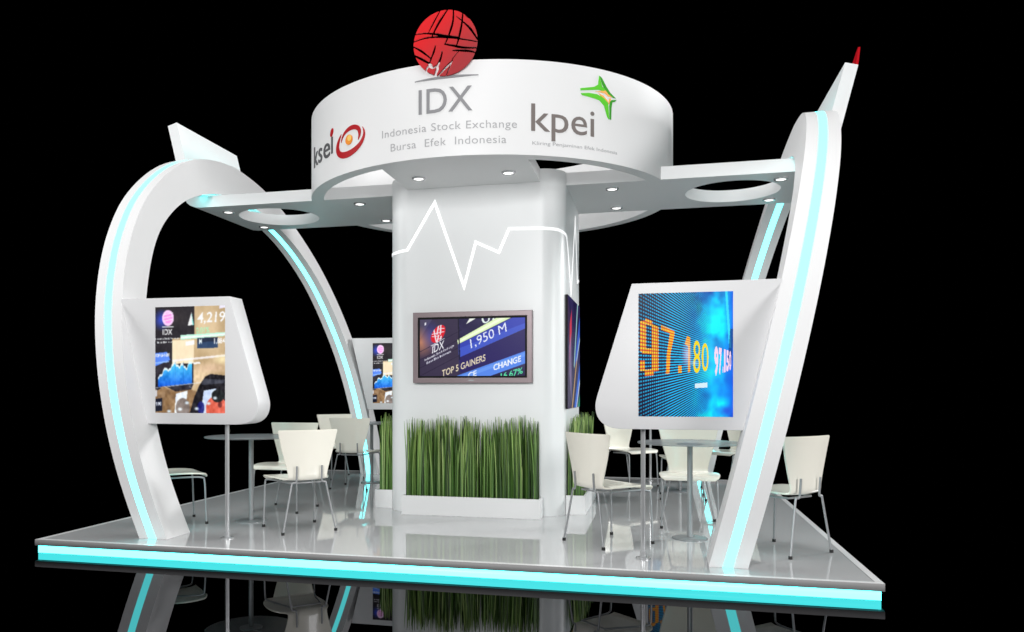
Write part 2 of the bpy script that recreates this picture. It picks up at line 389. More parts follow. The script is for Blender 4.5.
def lcd_canvas():
    c = Canvas(150, 228, (196, 170, 132))
    n = c.noise(6, 11); c.a += ((n-.5)*46)[..., None]
    c.poly([(0, 0), (.57, 0), (.57, .28), (.25, .30), (.25, .47), (.34, .52), (0, .78)], (40, 37, 42))
    c.ell(.30, .10, .3, .12, (64, 58, 60), .7, soft=1)
    c.ell(.09, .12, .13, .11, (52, 78, 220), .9, soft=1)
    c.ell(.185, .105, .085, .075, (252, 196, 240)); c.ell(.185, .105, .06, .05, (250, 130, 216), .75)
    for q in (-.03, 0, .03): c.line(.12, .105+q, .26, .085+q, .004, (255, 240, 255), .8)
    c.line(.10, .190, .27, .190, .004, (230, 235, 255))
    c.text('IDX', aff(.11, .262, .25, .262, .0, -.055), (240, 244, 255), bold=.03)
    c.text('Indonesia Stock Exchange', aff(.0, .308, .34, .302, .0, -.016), (230, 235, 250), bold=.03)
    c.text('Bursa Efek Indonesia', aff(.03, .342, .30, .336, .0, -.016), (230, 235, 250), bold=.03)
    c.poly([(.525, .055), (.555, .175), (.47, .18)], (236, 250, 248)); c.poly([(.525, .055), (.56, .175), (.54, .18)], (120, 210, 200))
    c.text('4,219', aff(.605, .155, .995, .148, .012, -.098), (255, 252, 246), bold=.015)
    c.text('0.01%', aff(.59, .252, .78, .248, .0, -.055), (166, 226, 180), bold=.02)
    c.poly([(.92, .0), (1, 0), (1, .02), (.92, .03)], (225, 220, 235))
    c.poly([(.37, .268), (1, .248), (1, .282), (.37, .312)], (186, 244, 214)); c.poly([(.37, .285), (1, .262), (1, .275), (.37, .30)], (240, 255, 246))
    c.poly([(.61, .298), (.90, .292), (.90, .392), (.61, .395)], (34, 44, 66)); c.poly([(.61, .34), (.90, .33), (.90, .392), (.61, .395)], (48, 74, 112), .7)
    c.text('M', aff(.635, .355, .675, .352, 0, -.05), (225, 238, 250)); c.text('1,884', aff(.85, .352, 1.0, .35, 0, -.05), (240, 244, 250))
    c.poly([(.25, .318), (.565, .31), (.555, .535), (.25, .545)], (240, 220, 186)); c.poly([(.44, .33), (.565, .32), (.565, .36), (.44, .37)], (252, 250, 244), .9)
    c.poly([(0, .435), (.17, .425), (.22, .50), (0, .56)], (84, 130, 232)); c.text('TOP GAINERS', aff(.0, .475, .21, .465, 0, -.03), (236, 242, 255), bold=.03)
    c.line(0, .53, .2, .515, .007, (150, 190, 250), .8)
    c.poly([(.25, .50), (1, .455), (1, .475), (.25, .52)], (238, 234, 238), .8)
    c.ell(.96, .50, .14, .06, (255, 240, 190), .8, soft=1); c.ell(.8, .58, .3, .06, (226, 190, 164), .6, soft=1)
    c.poly([(.02, .86), (.0, .60), (.08, .54), (.555, .535), (.555, .73), (.52, .78), (.30, .80), (.12, .74)], (42, 38, 46))
    # chart
    xs = np.linspace(.04, .535, 40); r = np.random.RandomState(3)
    top = np.interp(xs, [.04, .10, .14, .2, .28, .34, .40, .46, .5, .535], [.66, .62, .58, .59, .52, .56, .53, .57, .51, .53])+(r.rand(40)-.5)*.03
    P = list(zip(xs, top))+[(.535, .722), (.04, .755)]
    c.poly(P, (70, 190, 240))
    g = np.clip((c.V-.55)/.2, 0, 1)
    mk = np.zeros(c.U.shape, bool)
    tp = np.interp(c.U, xs, top, left=2, right=2); mk = (c.V > tp) & (c.V < .755-(c.U-.04)*.066)
    c.put(mk*g, (24, 92, 214)); c.put(mk & (c.V < tp+.022), (236, 246, 255), .9)
    for q in (.29, .41): c.line(q, .52, q, .74, .003, (20, 90, 180), .6)
    c.line(0, .765, 1, .69, .004, (220, 230, 240), .6); c.text('590', aff(.49, .765, .53, .763, 0, -.02), (220, 235, 245))
    c.line(.55, .535, .65, .53, .009, (250, 250, 250), .9)
    c.poly([(0, .80), (.12, .75), (.30, .80), (.52, .78), (.6, .8), (.6, 1), (0, 1)], (150, 118, 84)); n3 = c.noise(20, 4)
    c.put((c.V > .78)*np.clip((n3-.4)*2, 0, 1), (104, 80, 60), .6)
    c.poly([(.72, .66), (.80, .635), (1, .65), (1, 1), (.5, 1), (.56, .86), (.63, .75)], (26, 24, 30))
    c.poly([(.66, .74), (1, .72), (1, .69), (.7, .68)], (70, 74, 88), .7)
    c.poly([(.30, .82), (.47, .79), (.45, .9), (.40, 1), (.28, 1)], (218, 226, 246)); c.ell(.40, .95, .10, .09, (122, 110, 104))
    c.poly([(.70, .79), (.88, .77), (.84, .86), (.74, 1), (.66, 1)], (204, 220, 250)); c.ell(.66, .95, .05, .06, (30, 34, 120), .9)
    c.ell(.88, .96, .15, .12, (214, 96, 76)); c.ell(.9, .84, .09, .06, (30, 34, 36)); c.ell(.93, .92, .03, .03, (100, 40, 40), .8)
    for (x, y) in ((.46, .905), (.36, .965), (.2, .985), (.86, .86), (.77, .91), (.60, .96)): c.ell(x, y, .04, .02, (226, 244, 255), .9, soft=.7)
    n5 = c.noise(38, 6); n6 = c.noise(12, 16); c.a += (((n5-.5)*34+(n6-.5)*30)*np.clip((c.V-.42)*4, .25, 1))[..., None]; c.a[:] = np.clip(c.a*1.06+5, 0, 255)
    c.poly([(0, .87), (.1, .86), (.1, .98), (0, .99)], (22, 26, 44)); c.text('590', aff(.005, .935, .09, .93, 0, -.035), (236, 242, 255), bold=.03)
    c.poly([(.0, .79), (.03, .78), (.03, .84), (0, .85)], (230, 236, 250), .8)
    return c

def led_canvas():
    c = Canvas(300, 400, (10, 90, 190))
    U, V = c.U, c.V; W = 1-U/1.26; a = 1/W; b = (V-.55)/W
    n = c.noise(7, 21); n2 = c.noise(17, 5); n3 = c.noise(4, 9); n4 = c.noise(34, 2)
    cl = np.clip(n*.6+n2*.3+n4*.1-.12, 0, 1)
    right = np.clip((U-.35)/.4, 0, 1)
    def mix(A, B, t): return np.array(A)*(1-t[..., None])+np.array(B)*t[..., None]
    img = mix((14, 60, 150), (4, 214, 255), np.clip(cl*1.7, 0, 1)*np.clip(.3+right, 0, 1))
    img = mix(img, (8, 120, 226), np.clip((n3-.55)*3, 0, 1)*right*.7)
    img = mix(img, (6, 70, 200), np.clip((U-.9)/.1, 0, 1)*.8)
    c.a[:] = img
    c.ell(.62, .52, .3, .2, (70, 220, 255), .8, soft=1); c.ell(.70, .66, .22, .1, (30, 210, 255), .8, soft=1); c.ell(.8, .22, .13, .13, (10, 226, 250), .8, soft=.9)
    c.ell(.57, .05, .06, .10, (20, 120, 90), .7, soft=1); c.ell(.64, .12, .05, .09, (30, 130, 80), .6, soft=1)
    c.line(.93, .0, .97, .45, .012, (60, 220, 255), .7); c.line(.99, .3, .96, .6, .02, (6, 40, 90), .6)
    c.ell(.93, .95, .12, .06, (40, 60, 200), .7, soft=1); c.ell(.87, .82, .1, .07, (10, 110, 220), .7, soft=1)
    # rows of diodes running away to the right
    rows = np.abs(((b/.031) % 1)-.5)*2; cols = np.abs(((a/.023) % 1)-.5)*2
    fade = np.clip((.78-U)/.30, 0, 1)
    left = np.clip((.34-U)/.34, 0, 1)
    c.a[:] = np.clip(c.a*1.12+6, 0, 255); c.put(fade*.45, (10, 160, 236)); c.put(left*np.clip(np.abs(V-.5)*1.6+.25, 0, 1)*.75, (18, 78, 150))
    c.put((rows <= .42)*fade*.9, (20, 200, 255))
    c.put((rows > .42)*fade, (30, 6, 58)); c.put((cols > .55)*left**.7*.9, (10, 12, 44))
    c.put(left**2*np.clip(np.abs(V-.5)*1.8, 0, 1)*.45, (8, 10, 30))
    Q = lambda L: [((x-80)/845.0, (y-90)/1128.0) for x, y in L]
    def digit(L, tone):
        m = np.zeros(U.shape, bool)
        k = c.a.copy(); c.a[:] = 0
        for P in L: c.poly(Q(P), (1, 1, 1))
        m = c.a[..., 0] > .5; c.a[:] = k
        c.put(m, [(255, 190, 24), (255, 196, 50), (255, 230, 20)][tone])
        c.put(m & (rows > .55), (226, 76, 34), .9); c.put(m & (cols < .35) & (rows < .5), (250, 222, 50), .8)
        c.put(m & (cols > .72) & (U < .3), (96, 40, 60), .6)
    digit([[(145, 318), (208, 345), (208, 392), (145, 370)], [(95, 345), (150, 335), (150, 640), (95, 620)], [(200, 370), (262, 400), (262, 800), (200, 812)],
           [(110, 590), (250, 600), (250, 650), (110, 640)], [(95, 705), (140, 705), (140, 800), (95, 800)], [(135, 790), (222, 785), (222, 842), (135, 850)]], 0)
    digit([[(285, 380), (408, 440), (408, 480), (285, 425)], [(365, 460), (408, 470), (372, 640), (362, 826), (328, 830), (338, 650)]], 0)
    digit([[(440, 752), (472, 752), (472, 820), (440, 822)]], 1)
    digit([[(500, 560), (520, 485), (548, 500), (548, 812), (528, 818), (528, 580)]], 1)
    c.ell(.52, .50, .07, .14, (240, 226, 255), .75, soft=1)
    f = lambda a0, a1: (lambda t, h: ((lambda A: (1.26*(1-1/A), .55+(.19-.54*h)/A))(a0+(a1-a0)*t)))
    for ch, a0, a1 in (('8', 1.87, 2.10), ('0', 2.15, 2.45)):
        m = c.text(ch, f(a0, a1), (250, 222, 20), bold=.0); c.put(m & (V > .7), (255, 170, 60), .6)
    for ch, a0, a1 in (('9', 2.78, 3.06), ('7', 3.1, 3.35), ('.', 3.42, 3.5), ('1', 3.58, 3.75), ('5', 3.82, 4.15), ('0', 4.2, 4.5)):
        c.text(ch, (lambda a0, a1: (lambda t, h: (lambda A: (1.26*(1-1/A), .55+(.30-.62*h)/A))(a0+(a1-a0)*t)))(a0, a1), (255, 220, 244), bold=.05)
    c.ell(.60, .57, .06, .03, (230, 240, 255), .7, soft=1)
    c.poly([(.605, .735), (.735, .725), (.735, .765), (.605, .77)], (240, 250, 255), .9)
    return c

def streak_canvas():
    c = Canvas(130, 130, (40, 30, 84))
    n = c.noise(6, 14); c.a += ((n-.5)*30)[..., None]
    c.poly([(0, 0), (.4, .35), (.2, 1), (0, 1)], (66, 44, 84))
    c.poly([(.15, .25), (.3, .1), (.3, .3), (.12, .6)], (226, 60, 90)); c.poly([(.1, .45), (.26, .32), (.3, .95), (.12, .7)], (170, 150, 200), .6)
    for (x0, y0, x1, y1, w, col) in ((.5, .62, .85, -.1, .03, (170, 220, 220)), (.62, .6, 1.1, .1, .07, (60, 100, 220)), (.72, .55, 1.15, .2, .02, (190, 220, 250)),
                                 (.3, 1.05, .72, .55, .03, (200, 160, 100)), (.55, 1.05, 1.05, .6, .06, (50, 110, 230)), (.65, 1.05, 1.1, .66, .02, (220, 240, 255)), (.85, 1.05, 1.1, .88, .06, (20, 150, 120))):
        c.line(x0, y0, x1, y1, w, col)
    return c

# ------------------------------------------------------------------ setting: hall floor
bm = bmesh.new()
vs = [bm.verts.new(v) for v in ((-40, -25, GROUND), (40, -25, GROUND), (40, 60, GROUND), (-40, 60, GROUND))]; bm.faces.new(vs)
tag(link('floor', from_bm(bm), M['hall']), None, kind='structure')

# ------------------------------------------------------------------ platform
PX0, PX1, PY0, PY1 = -4.688, 1.308, 5.35, 11.08
plat = thing('platform', 'square raised platform with polished grey deck and glowing cyan edge, carrying the whole stand', 'platform')
link('deck', box_mesh(PX0+.045, PX1-.045, PY0+.045, PY1-.045, -.043, 0.0), M['deck'], plat)
def frame_loops(i0, i1):
    return [[(PX0+i0, PY0+i0), (PX1-i0, PY0+i0), (PX1-i0, PY1-i0), (PX0+i0, PY1-i0)], [(PX0+i1, PY0+i1), (PX1-i1, PY0+i1), (PX1-i1, PY1-i1), (PX0+i1, PY1-i1)]]
bm = prism(frame_loops(0, .045), -.0435, 0.0025)
tr = link('edge_trim', from_bm(bm), M['fascia'], plat)
tr.data.materials.append(M['trim'])
for p in tr.data.polygons:
    if p.normal.z > .9: p.material_index = 1
link('core', box_mesh(PX0+.03, PX1-.03, PY0+.03, PY1-.03, GROUND+.001, -.0445), M['black'], plat)
bm = prism(frame_loops(.017, .028), GROUND+.002, -.050)
link('light_strip', from_bm(bm), M['cyan_edge'], plat)

# ------------------------------------------------------------------ column
col = thing('column', 'square white column with rounded corners and a glowing zigzag line, in the middle of the stand', 'column')
link('shaft', from_bm(prism([rrect(-2.54, -.84, 7.46, 9.12, .22, 16)], 0.0005, 3.19)), M['column'], col, smooth=30)
def colpath(s):
    """distance s along the front face from its left end, then round the corner and down the right side -> x,y,nx,ny"""
    r = .22; L = 1.70-2*r; A = r*math.pi/2
    if s < 0:
        t = s/r; return (-2.54+r+r*math.sin(t), 7.46+r-r*math.cos(t), math.sin(t), -math.cos(t))
    if s < L: return (-2.54+r+s, 7.46, 0, -1)
    if s < L+A:
        t = (s-L)/r; return (-.84-r+r*math.sin(t), 7.46+r-r*math.cos(t), math.sin(t), -math.cos(t))
    return (-.84, 7.46+r+(s-L-A), 1, 0)
r_ = .22; Ls = 1.70-2*r_; As = r_*math.pi/2
zig = [(-.33, 2.478), (-.16, 2.480), (-.01, 2.494), (.262, 2.936), (.548, 2.129), (.66, 2.542), (.88, 2.438), (.976, 2.653), (Ls, 2.643), (Ls+As*.5, 2.635), (Ls+As, 2.60),
       (Ls+As+.12, 2.50), (Ls+As+.4, 2.10), (Ls+As+.82, 2.93), (Ls+As+1.05, 2.3), (Ls+As+1.2, 2.34)]
def ribbon(zz, hw, off, th):
    bm = bmesh.new(); prev = None
    for i in range(len(zz)-1):
        (s0, z0), (s1, z1) = zz[i], zz[i+1]
        n = max(1, int(abs(s1-s0)/.04))
        def nrm(a, b):
            d = Vector((b[0]-a[0], b[1]-a[1])).normalized(); return Vector((-d.y, d.x))
        n0 = nrm(zz[i], zz[i+1])
        na = (n0+nrm(zz[i-1], zz[i])).normalized() if i > 0 else n0
        nb = (n0+nrm(zz[i+1], zz[i+2])).normalized() if i < len(zz)-2 else n0
        la, lb = min(hw/max(na.dot(n0), .25), hw*3), min(hw/max(nb.dot(n0), .25), hw*3)
        rows = []
        for k in range(n+1):
            t = k/n
            q = []
            for sg in (1, -1):
                pa = Vector((s0, z0))+na*la*sg; pb = Vector((s1, z1))+nb*lb*sg; p = pa.lerp(pb, t)
                x, y, nx, ny = colpath(p.x)
                for o in (off, off+th): q.append(bm.verts.new((x+nx*o, y+ny*o, p.y)))
            rows.append(q)
        for k in range(n):
            A, B = rows[k], rows[k+1]
            for f in ((A[1], B[1], B[3], A[3]), (A[0], A[1], B[1], B[0])[::-1], (A[2], A[3], B[3], B[2]), (A[0], B[0], B[2], A[2])[::-1]): bm.faces.new(f)
    bmesh.ops.remove_doubles(bm, verts=bm.verts, dist=1e-4)
    return bm
link('pulse_line', from_bm(ribbon(zig, .0125, .0, .005)), M['pulse'], col)

# ------------------------------------------------------------------ ring and canopy
can = thing('canopy', 'big white ring with company logos and four flat arms, carried by the column', 'canopy')
RO, RI = 1.823, 1.70
ring = link('ring', from_bm(prism([circle(CX, CY, RO, 160), circle(CX, CY, RI, 160)], ZS, 3.844)), M['white'], can, smooth=30)

def on_front(x):
    d = CX+0
    return math.sqrt(max(0, 1))
BW = .635
def arm(direction, reach):
    """one arm along +x or -x (direction 1/-1): inside the ring, then outside with a round hole and an upturned end"""
    bms = []
    x_col = .85
    th = lambda R: math.asin(BW/R)
    inner = [(x_col, -BW)]+arc(0, 0, RI, -th(RI), th(RI), 16)+[(x_col, BW)]
    outer = arc(0, 0, RO, th(RO), -th(RO), 16)+[(reach, -BW), (reach, BW)]
    f = lambda x, y, z: (CX+direction*x, CY+y, z)
    bms.append(prism([inner], ZS, ZT, xf=f))
    bms.append(prism([outer, circle(2.375, 0, .435, 72)], ZS, ZT, xf=f))
    # upturned end: profile in the u-z plane extruded along y
    out = [(2.97, ZS), (3.03, 3.078), (3.085, 3.098), (3.125, 3.128), (3.158, 3.188), (3.352, 3.955)]
    inn = [(3.248, 3.985), (3.055, 3.235), (3.03, 3.205), (2.97, ZT)]
    prof = [(reach, ZS)]+out[1:]+inn[:-1]+[(reach, ZT)]
    def g(x, y, z): return (CX+direction*x, CY+z, y)
    bms.append(prism([prof], -BW, BW, xf=g))
    return join_bms(bms)
for d in (-1, 1):
    link('arm', from_bm(arm(d, 2.97)), M['white'], can, smooth=30)
for d in (-1, 1):
    th = math.asin(BW/RI)
    lo = [(BW, .83), ]+arc(0, 0, RI, math.pi/2-th, math.pi/2+th, 16)+[(-BW, .83)]
    link('arm', from_bm(prism([lo], ZS, ZT, xf=lambda x, y, z: (CX+x, CY+d*y, z))), M['white'], can, smooth=30)

# logos on the ring --------------------------------------------------------
def letter(name, s, ang0, ang1, z0, cap, material, bold=0.0, spacing=1.0, th=.006, label=None):
    """one mesh per word, bent round the ring"""
    w = math.radians(ang1-ang0)*RO
    V, T = glyphs(s, bold, spacing); V = V*np.array([w/V[:, 0].max(), cap/0.73])
    lo, hi = V[T][:, :, 0].min(1), V[T][:, :, 0].max(1); order = np.argsort(lo); words = []; end = -9
    for i in order:
        if not words or lo[i] > end+.2*cap: words.append([]); end = hi[i]
        words[-1].append(i); end = max(end, hi[i])
    if ' ' not in s: words = [list(range(len(T)))]
    for wd in words:
        bm = bmesh.new(); used = {}
        for i in wd:
            for k in T[i]:
                if k not in used: used[k] = bm.verts.new((V[k][0], V[k][1], 0))
            try: bm.faces.new([used[k] for k in T[i]])
            except ValueError: pass
        o = link(name, from_bm(bend_on_ring(bm, ang0, z0, .0, th)), material, can)
        if label: o['label'] = label
letter('lettering', 'IDX', -7.4, 6.9, 3.434, .215, M['gold_grey'], bold=.0, th=.005, label='large grey IDX letters below the red disc')
letter('lettering', 'Indonesia Stock Exchange', -18.6, 18.3, 3.288, .068, M['ltgrey'], bold=-.006, th=.002, spacing=1.06, label='grey word in the line below the IDX letters')
letter('lettering', 'Bursa  Efek  Indonesia', -15.8, 15.6, 3.163, .068, M['ltgrey'], bold=-.006, th=.002, spacing=1.06, label='grey word in the lower line on the ring')
letter('lettering', 'kpei', 22.0, 39.8, 3.268, .238, M['taupe'], bold=.0, th=.004, label='bold taupe kpei letters')
letter('lettering', 'Kliring Penjaminan Efek Indonesia', 22.3, 47.6, 3.156, .030, M['ltgrey'], bold=-.004, th=.002, label='tiny grey word below the kpei letters')
letter('lettering', 'kse', -55.8, -41.2, 3.284, .205, M['dkgrey'], bold=.004, spacing=1.06, label='slim dark kse letters')
def shape_on_ring(name, loops, ang0, z0, material, off=0.0, th=.006, parent=None):
    bms = []
    for lp in loops:
        b = bmesh.new(); vs = [b.verts.new((x, y, 0)) for x, y in lp]; b.faces.new(vs); bmesh.ops.triangulate(b, faces=b.faces); bms.append(b)
    return link(name, from_bm(bend_on_ring(join_bms(bms), ang0, z0, off, th)), material, parent or can)
# i with red oval dot
shape_on_ring('lettering', [[(0, 0), (.026, 0), (.026, .15), (0, .15)]], -40.4, 3.296, M['dkgrey'])
shape_on_ring('letter_dot', [[(.018+.026*math.cos(t)+.012*math.sin(t), .19+.036*math.sin(t)) for t in np.linspace(0, 6.283, 20)[:-1]]], -40.7, 3.296, M['crimson'])
# red eye swoosh: two crescents and an orange ball
def crescent(cx, cy, a, b, rot, t0, t1, wmax, n=40, skew=.5):
    o, i = [], []
    for k in range(n+1):
        u = k/n; t = t0+(t1-t0)*u; w = wmax*math.sin(math.pi*u**skew)**.8 if 0 < u < 1 else 0.001
        x, y = math.cos(t), math.sin(t)
        for lst, q in ((o, 0), (i, w)):
            X, Y = (a-q)*x, (b-q)*y; lst.append((cx+X*math.cos(rot)-Y*math.sin(rot), cy+X*math.sin(rot)+Y*math.cos(rot)))
    quads = []
    for k in range(n): quads.append([o[k], o[k+1], i[k+1], i[k]])
    return quads
R0 = -31.2
shape_on_ring('swoosh', crescent(.004, -.004, .208, .130, .22, math.radians(118), math.radians(385), .058, skew=.8), R0, 3.342, M['crimson'])
shape_on_ring('swoosh', crescent(.02, .016, .140, .094, .25, math.radians(-50), math.radians(172), .042, skew=.8), R0, 3.36, M['crimson'])
shape_on_ring('logo_ball', [[(.047*math.cos(t), .044*math.sin(t)) for t in np.linspace(0, 6.283, 28)[:-1]]], R0, 3.355, M['orange'], th=.008)
shape_on_ring('logo_highlight', [[(.012+.026*math.cos(t), .012+.026*math.sin(t)) for t in np.linspace(0, 6.283, 22)[:-1]]], R0, 3.355, M['yellow'], th=.0095)
# green four-point star, from the photograph's outline (x: arc metres, y: height)
def px(x, y):  # crop of the star -> metres on the ring
    return ((x-500)/6.318/117*1.21, (205-y)/6.318/117+(x-500)*.00028-.032)
def S(P): return [px(x, y) for x, y in P]
starA = [(390, 138), (470, 132), (497, 118), (503, 62), (514, 100), (522, 130), (545, 152), (528, 158), (500, 150), (470, 150), (392, 150)]
starB = [(392, 168), (440, 168), (490, 178), (530, 200), (560, 232), (568, 335), (556, 320), (535, 250), (505, 215), (450, 195), (400, 180)]
starC = [(508, 66), (520, 78), (548, 130), (575, 170), (612, 202), (596, 200), (565, 180), (540, 150), (524, 118)]
starD = [(585, 214), (617, 212), (606, 224), (588, 228), (582, 262), (580, 336), (572, 330), (570, 250), (574, 226)]
shape_on_ring('logo_star', [S(starA), S(starB)], 41.2, 3.625, M['green'])
shape_on_ring('logo_star', [S(starC), S(starD)], 41.2, 3.625, M['dkgreen'])
oA = [(478, 160), (512, 158), (540, 148), (552, 158), (560, 176), (590, 196), (562, 192), (540, 172), (512, 166)]
oB = [(500, 172), (530, 186), (556, 216), (566, 240), (566, 212), (576, 200), (580, 210), (572, 226), (562, 236), (548, 226), (524, 200)]
shape_on_ring('logo_star', [S(oA), S(oB)], 41.2, 3.625, M['lorange'], th=.005)
# grey swoosh under the disc
sw = [(-.27+.54*k/24, .0+.012*math.sin(math.pi*k/24)+.010*(k/24)) for k in range(25)]+[(.27-.54*k/24, -.004+.010*(1-k/24)-.004*math.sin(math.pi*k/24)) for k in range(1, 24)]
quads = [[sw[k], sw[k+1], sw[len(sw)-1-k] if k < 23 else sw[24], sw[(len(sw)-k) % len(sw)]] for k in range(0)]
b_ = []
for k in range(24):
    f0 = lambda k: -.004+.010*(k/24)-.005*math.sin(math.pi*k/24)
    a0, a1 = sw[k], sw[k+1]; b_.append([(a0[0], f0(k)-.001), (a1[0], f0(k+1)-.001), (a1[0], a1[1]), (a0[0], a0[1])])
shape_on_ring('swoosh', b_, 0, 3.712, M['gold_grey'])

# red disc cut by black see-through gaps: pieces of a circle minus bands --------------
def cut_disc(r, strokes, hw, n=72):
    bm = bmesh.new(); N = 110; cell = 2*r/N
    def inside(x, y):
        if x*x+y*y > r*r: return False
        return True
    # start from one polygon and split it along the two sides of every stroke, dropping slivers inside strokes
    vs = [bm.verts.new((r*math.cos(2*math.pi*k/n), r*math.sin(2*math.pi*k/n), 0)) for k in range(n)]; bm.faces.new(vs)
    for P in strokes:
        for (a, b) in zip(P[:-1], P[1:]):
            a, b = Vector((*a[:2], 0))*r, Vector((*b[:2], 0))*r; d = (b-a).normalized(); nn = Vector((-d.y, d.x, 0))
            L = (b-a).length; w = hw
            for s in (w, -w):
                fs = [f for f in bm.faces if -w-.03 < 1]
                bmesh.ops.bisect_plane(bm, geom=list(bm.verts)+list(bm.edges)+list(bm.faces), plane_co=a+nn*s, plane_no=nn)
            for co in (a, b):
                pass
            kill = []
            for f in bm.faces:
                c = f.calc_center_median(); t = (c-a).dot(d); q = (c-a).dot(nn)
                if abs(q) < w and -w*.5 < t < L+w*.5: kill.append(f)
            bmesh.ops.delete(bm, geom=kill, context='FACES')
    return bm
def stroke_disc(r, strokes, n=100):
    """fine grid of the disc, cells under a stroke left out, edges snapped to the circle"""
    bm = bmesh.new(); N = 210; h = 2*r/N; V = {}
    def vert(i, j):
        if (i, j) not in V:
            x, y = -r+i*h, -r+j*h; q = math.hypot(x, y)
            if q > r*.992: x, y = x*r/q, y*r/q
            V[(i, j)] = bm.verts.new((x, y, 0))
        return V[(i, j)]
    segs = []
    for P, w in strokes:
        P = [Vector((p[0]*r, p[1]*r, 0)) for p in P]; Q = smooth_path(P, 8)
        for k in range(len(Q)-1):
            u = (k+.5)/(len(Q)-1); segs.append((Q[k], Q[k+1], 1.5*w*r*(1-.45*abs(2*u-1))))
    A = np.array([(s[0].x, s[0].y) for s in segs]); B = np.array([(s[1].x, s[1].y) for s in segs]); Wd = np.array([s[2] for s in segs])
    D = B-A; L2 = (D**2).sum(1)
    for i in range(N):
        for j in range(N):
            x, y = -r+(i+.5)*h, -r+(j+.5)*h
            if math.hypot(x, y) > r: continue
            t = np.clip(((x-A[:, 0])*D[:, 0]+(y-A[:, 1])*D[:, 1])/L2, 0, 1)
            d = np.hypot(x-A[:, 0]-t*D[:, 0], y-A[:, 1]-t*D[:, 1])
            if (d < Wd).any(): continue
            bm.faces.new([vert(i, j), vert(i+1, j), vert(i+1, j+1), vert(i, j+1)])
    return bm
def dp(x, y): return ((x-320)/225.0, (305-y)/228.0)
ST = [([dp(285, 75), dp(240, 150), dp(198, 225)], .022), ([dp(340, 70), dp(275, 160), dp(222, 255)], .03),
      ([dp(378, 75), dp(374, 160), dp(350, 240), dp(322, 305)], .028), ([dp(445, 95), dp(435, 190), dp(418, 270), dp(400, 330)], .028),
      ([dp(110, 225), dp(180, 224), dp(250, 236), dp(330, 255), dp(420, 275)], .026), ([dp(95, 275), dp(170, 258), dp(250, 256), dp(340, 268), dp(430, 288), dp(540, 318)], .026),
      ([dp(315, 312), dp(380, 330), dp(450, 350), dp(550, 362)], .03), ([dp(375, 362), dp(430, 368), dp(490, 378), dp(530, 392)], .03),
      ([dp(95, 310), dp(150, 345), dp(215, 400)], .026), ([dp(90, 365), dp(150, 400), dp(225, 448)], .03),
      ([dp(250, 318), dp(238, 360), dp(205, 440)], .026), ([dp(298, 365), dp(290, 400), dp(268, 455), dp(240, 540)], .028),
      ([dp(445, 170), dp(500, 230), dp(550, 310)], .026), ([dp(400, 130), dp(445, 170)], .014), ([dp(455, 120), dp(510, 165)], .022),
      ([dp(370, 435), dp(330, 470), dp(262, 535)], .026), ([dp(368, 440), dp(345, 490), dp(325, 540)], .012),
      ([dp(175, 505), dp(200, 455), dp(232, 468), dp(262, 455)], .03), ([dp(262, 450), dp(268, 480), dp(250, 530)], .022), ([dp(420, 370), dp(380, 410), dp(360, 450)], .012)]
def disc_logo(r, th):
    bm = stroke_disc(r, ST)
    ex = bmesh.ops.extrude_face_region(bm, geom=list(bm.faces))
    for e in ex['geom']:
        if isinstance(e, bmesh.types.BMVert): e.co.z += th
    return bm
bm = disc_logo(.268, .012)
for v in bm.verts: v.co = Vector((CX+v.co.x, CY-RO-.010-v.co.z, 3.990+v.co.y))
o = link('logo_disc', from_bm(bm), M['red'], can); o['label'] = 'upright red disc cut by dark curved gaps'
for z in (3.79,):
    bm = bmesh.new(); tube(bm, [(CX, CY-RO+.03, z), (CX, CY-RO-.010, z)], .008, 8); link('logo_bracket', from_bm(bm), M['steel'], can)

# small red disc behind the right upturned end
def lean(u, z): return u-.25*(3.98-z)
bm = bmesh.new(); out = [(7.80, 3.90), (7.80, 3.98), (7.84, 4.06), (7.91, 4.15), (7.99, 4.235), (8.06, 4.16), (8.12, 4.07), (8.15, 3.98), (8.15, 3.90)]
out = [(p.x, p.y) for p in smooth_path([(a, b, 0) for a, b in out], 4)]
vv = [[bm.verts.new((CX+3.356+o_+.25*(z-3.98), y, z)) for y, z in out] for o_ in (.002, .020)]
n = len(out); bm.faces.new(vv[0]); bm.faces.new(vv[1][::-1])
for k in range(n): bm.faces.new([vv[0][k], vv[0][(k+1) % n], vv[1][(k+1) % n], vv[1][k]])
tag(link('emblem_blade', from_bm(bm), M['crimson']), 'small red pointed emblem above the raised white tip at the far right', 'emblem')

# ------------------------------------------------------------------ arches
K = .243
outer = [(5.60, 0), (5.53, .3), (5.487, .6), (5.478, .9), (5.50, 1.2), (5.557, 1.5), (5.645, 1.8), (5.78, 2.1), (5.955, 2.4), (6.195, 2.7), (6.42, 2.92), (6.72, 3.145), (7.10, 3.375), (7.62, 3.58), (8.29, 3.66)]
inner = [(5.93, 0), (5.85, .3), (5.805, .55), (5.785, .87), (5.81, 1.3), (5.905, 1.66), (6.02, 1.93), (6.19, 2.24), (6.40, 2.53), (6.66, 2.76), (7.0, 2.98), (7.38, 3.13), (7.82, 3.245), (8.29, 3.28)]
def full(h):
    P = [(p.x, p.y) for p in smooth_path([(a, b, 0) for a, b in h]+[(2*CY-h[-2][0], h[-2][1], 0)], 6)][:-6]
    for it in range(14):
        P = [P[0]]+[((P[i-1][0]+2*P[i][0]+P[min(i+1, len(P)-1)][0])/4, (P[i-1][1]+2*P[i][1]+P[min(i+1, len(P)-1)][1])/4) if i < len(P)-1 else P[i] for i in range(1, len(P))]
    return P+[(2*CY-a, b) for a, b in P[-2::-1]]
FO, FI = full(outer), full(inner)
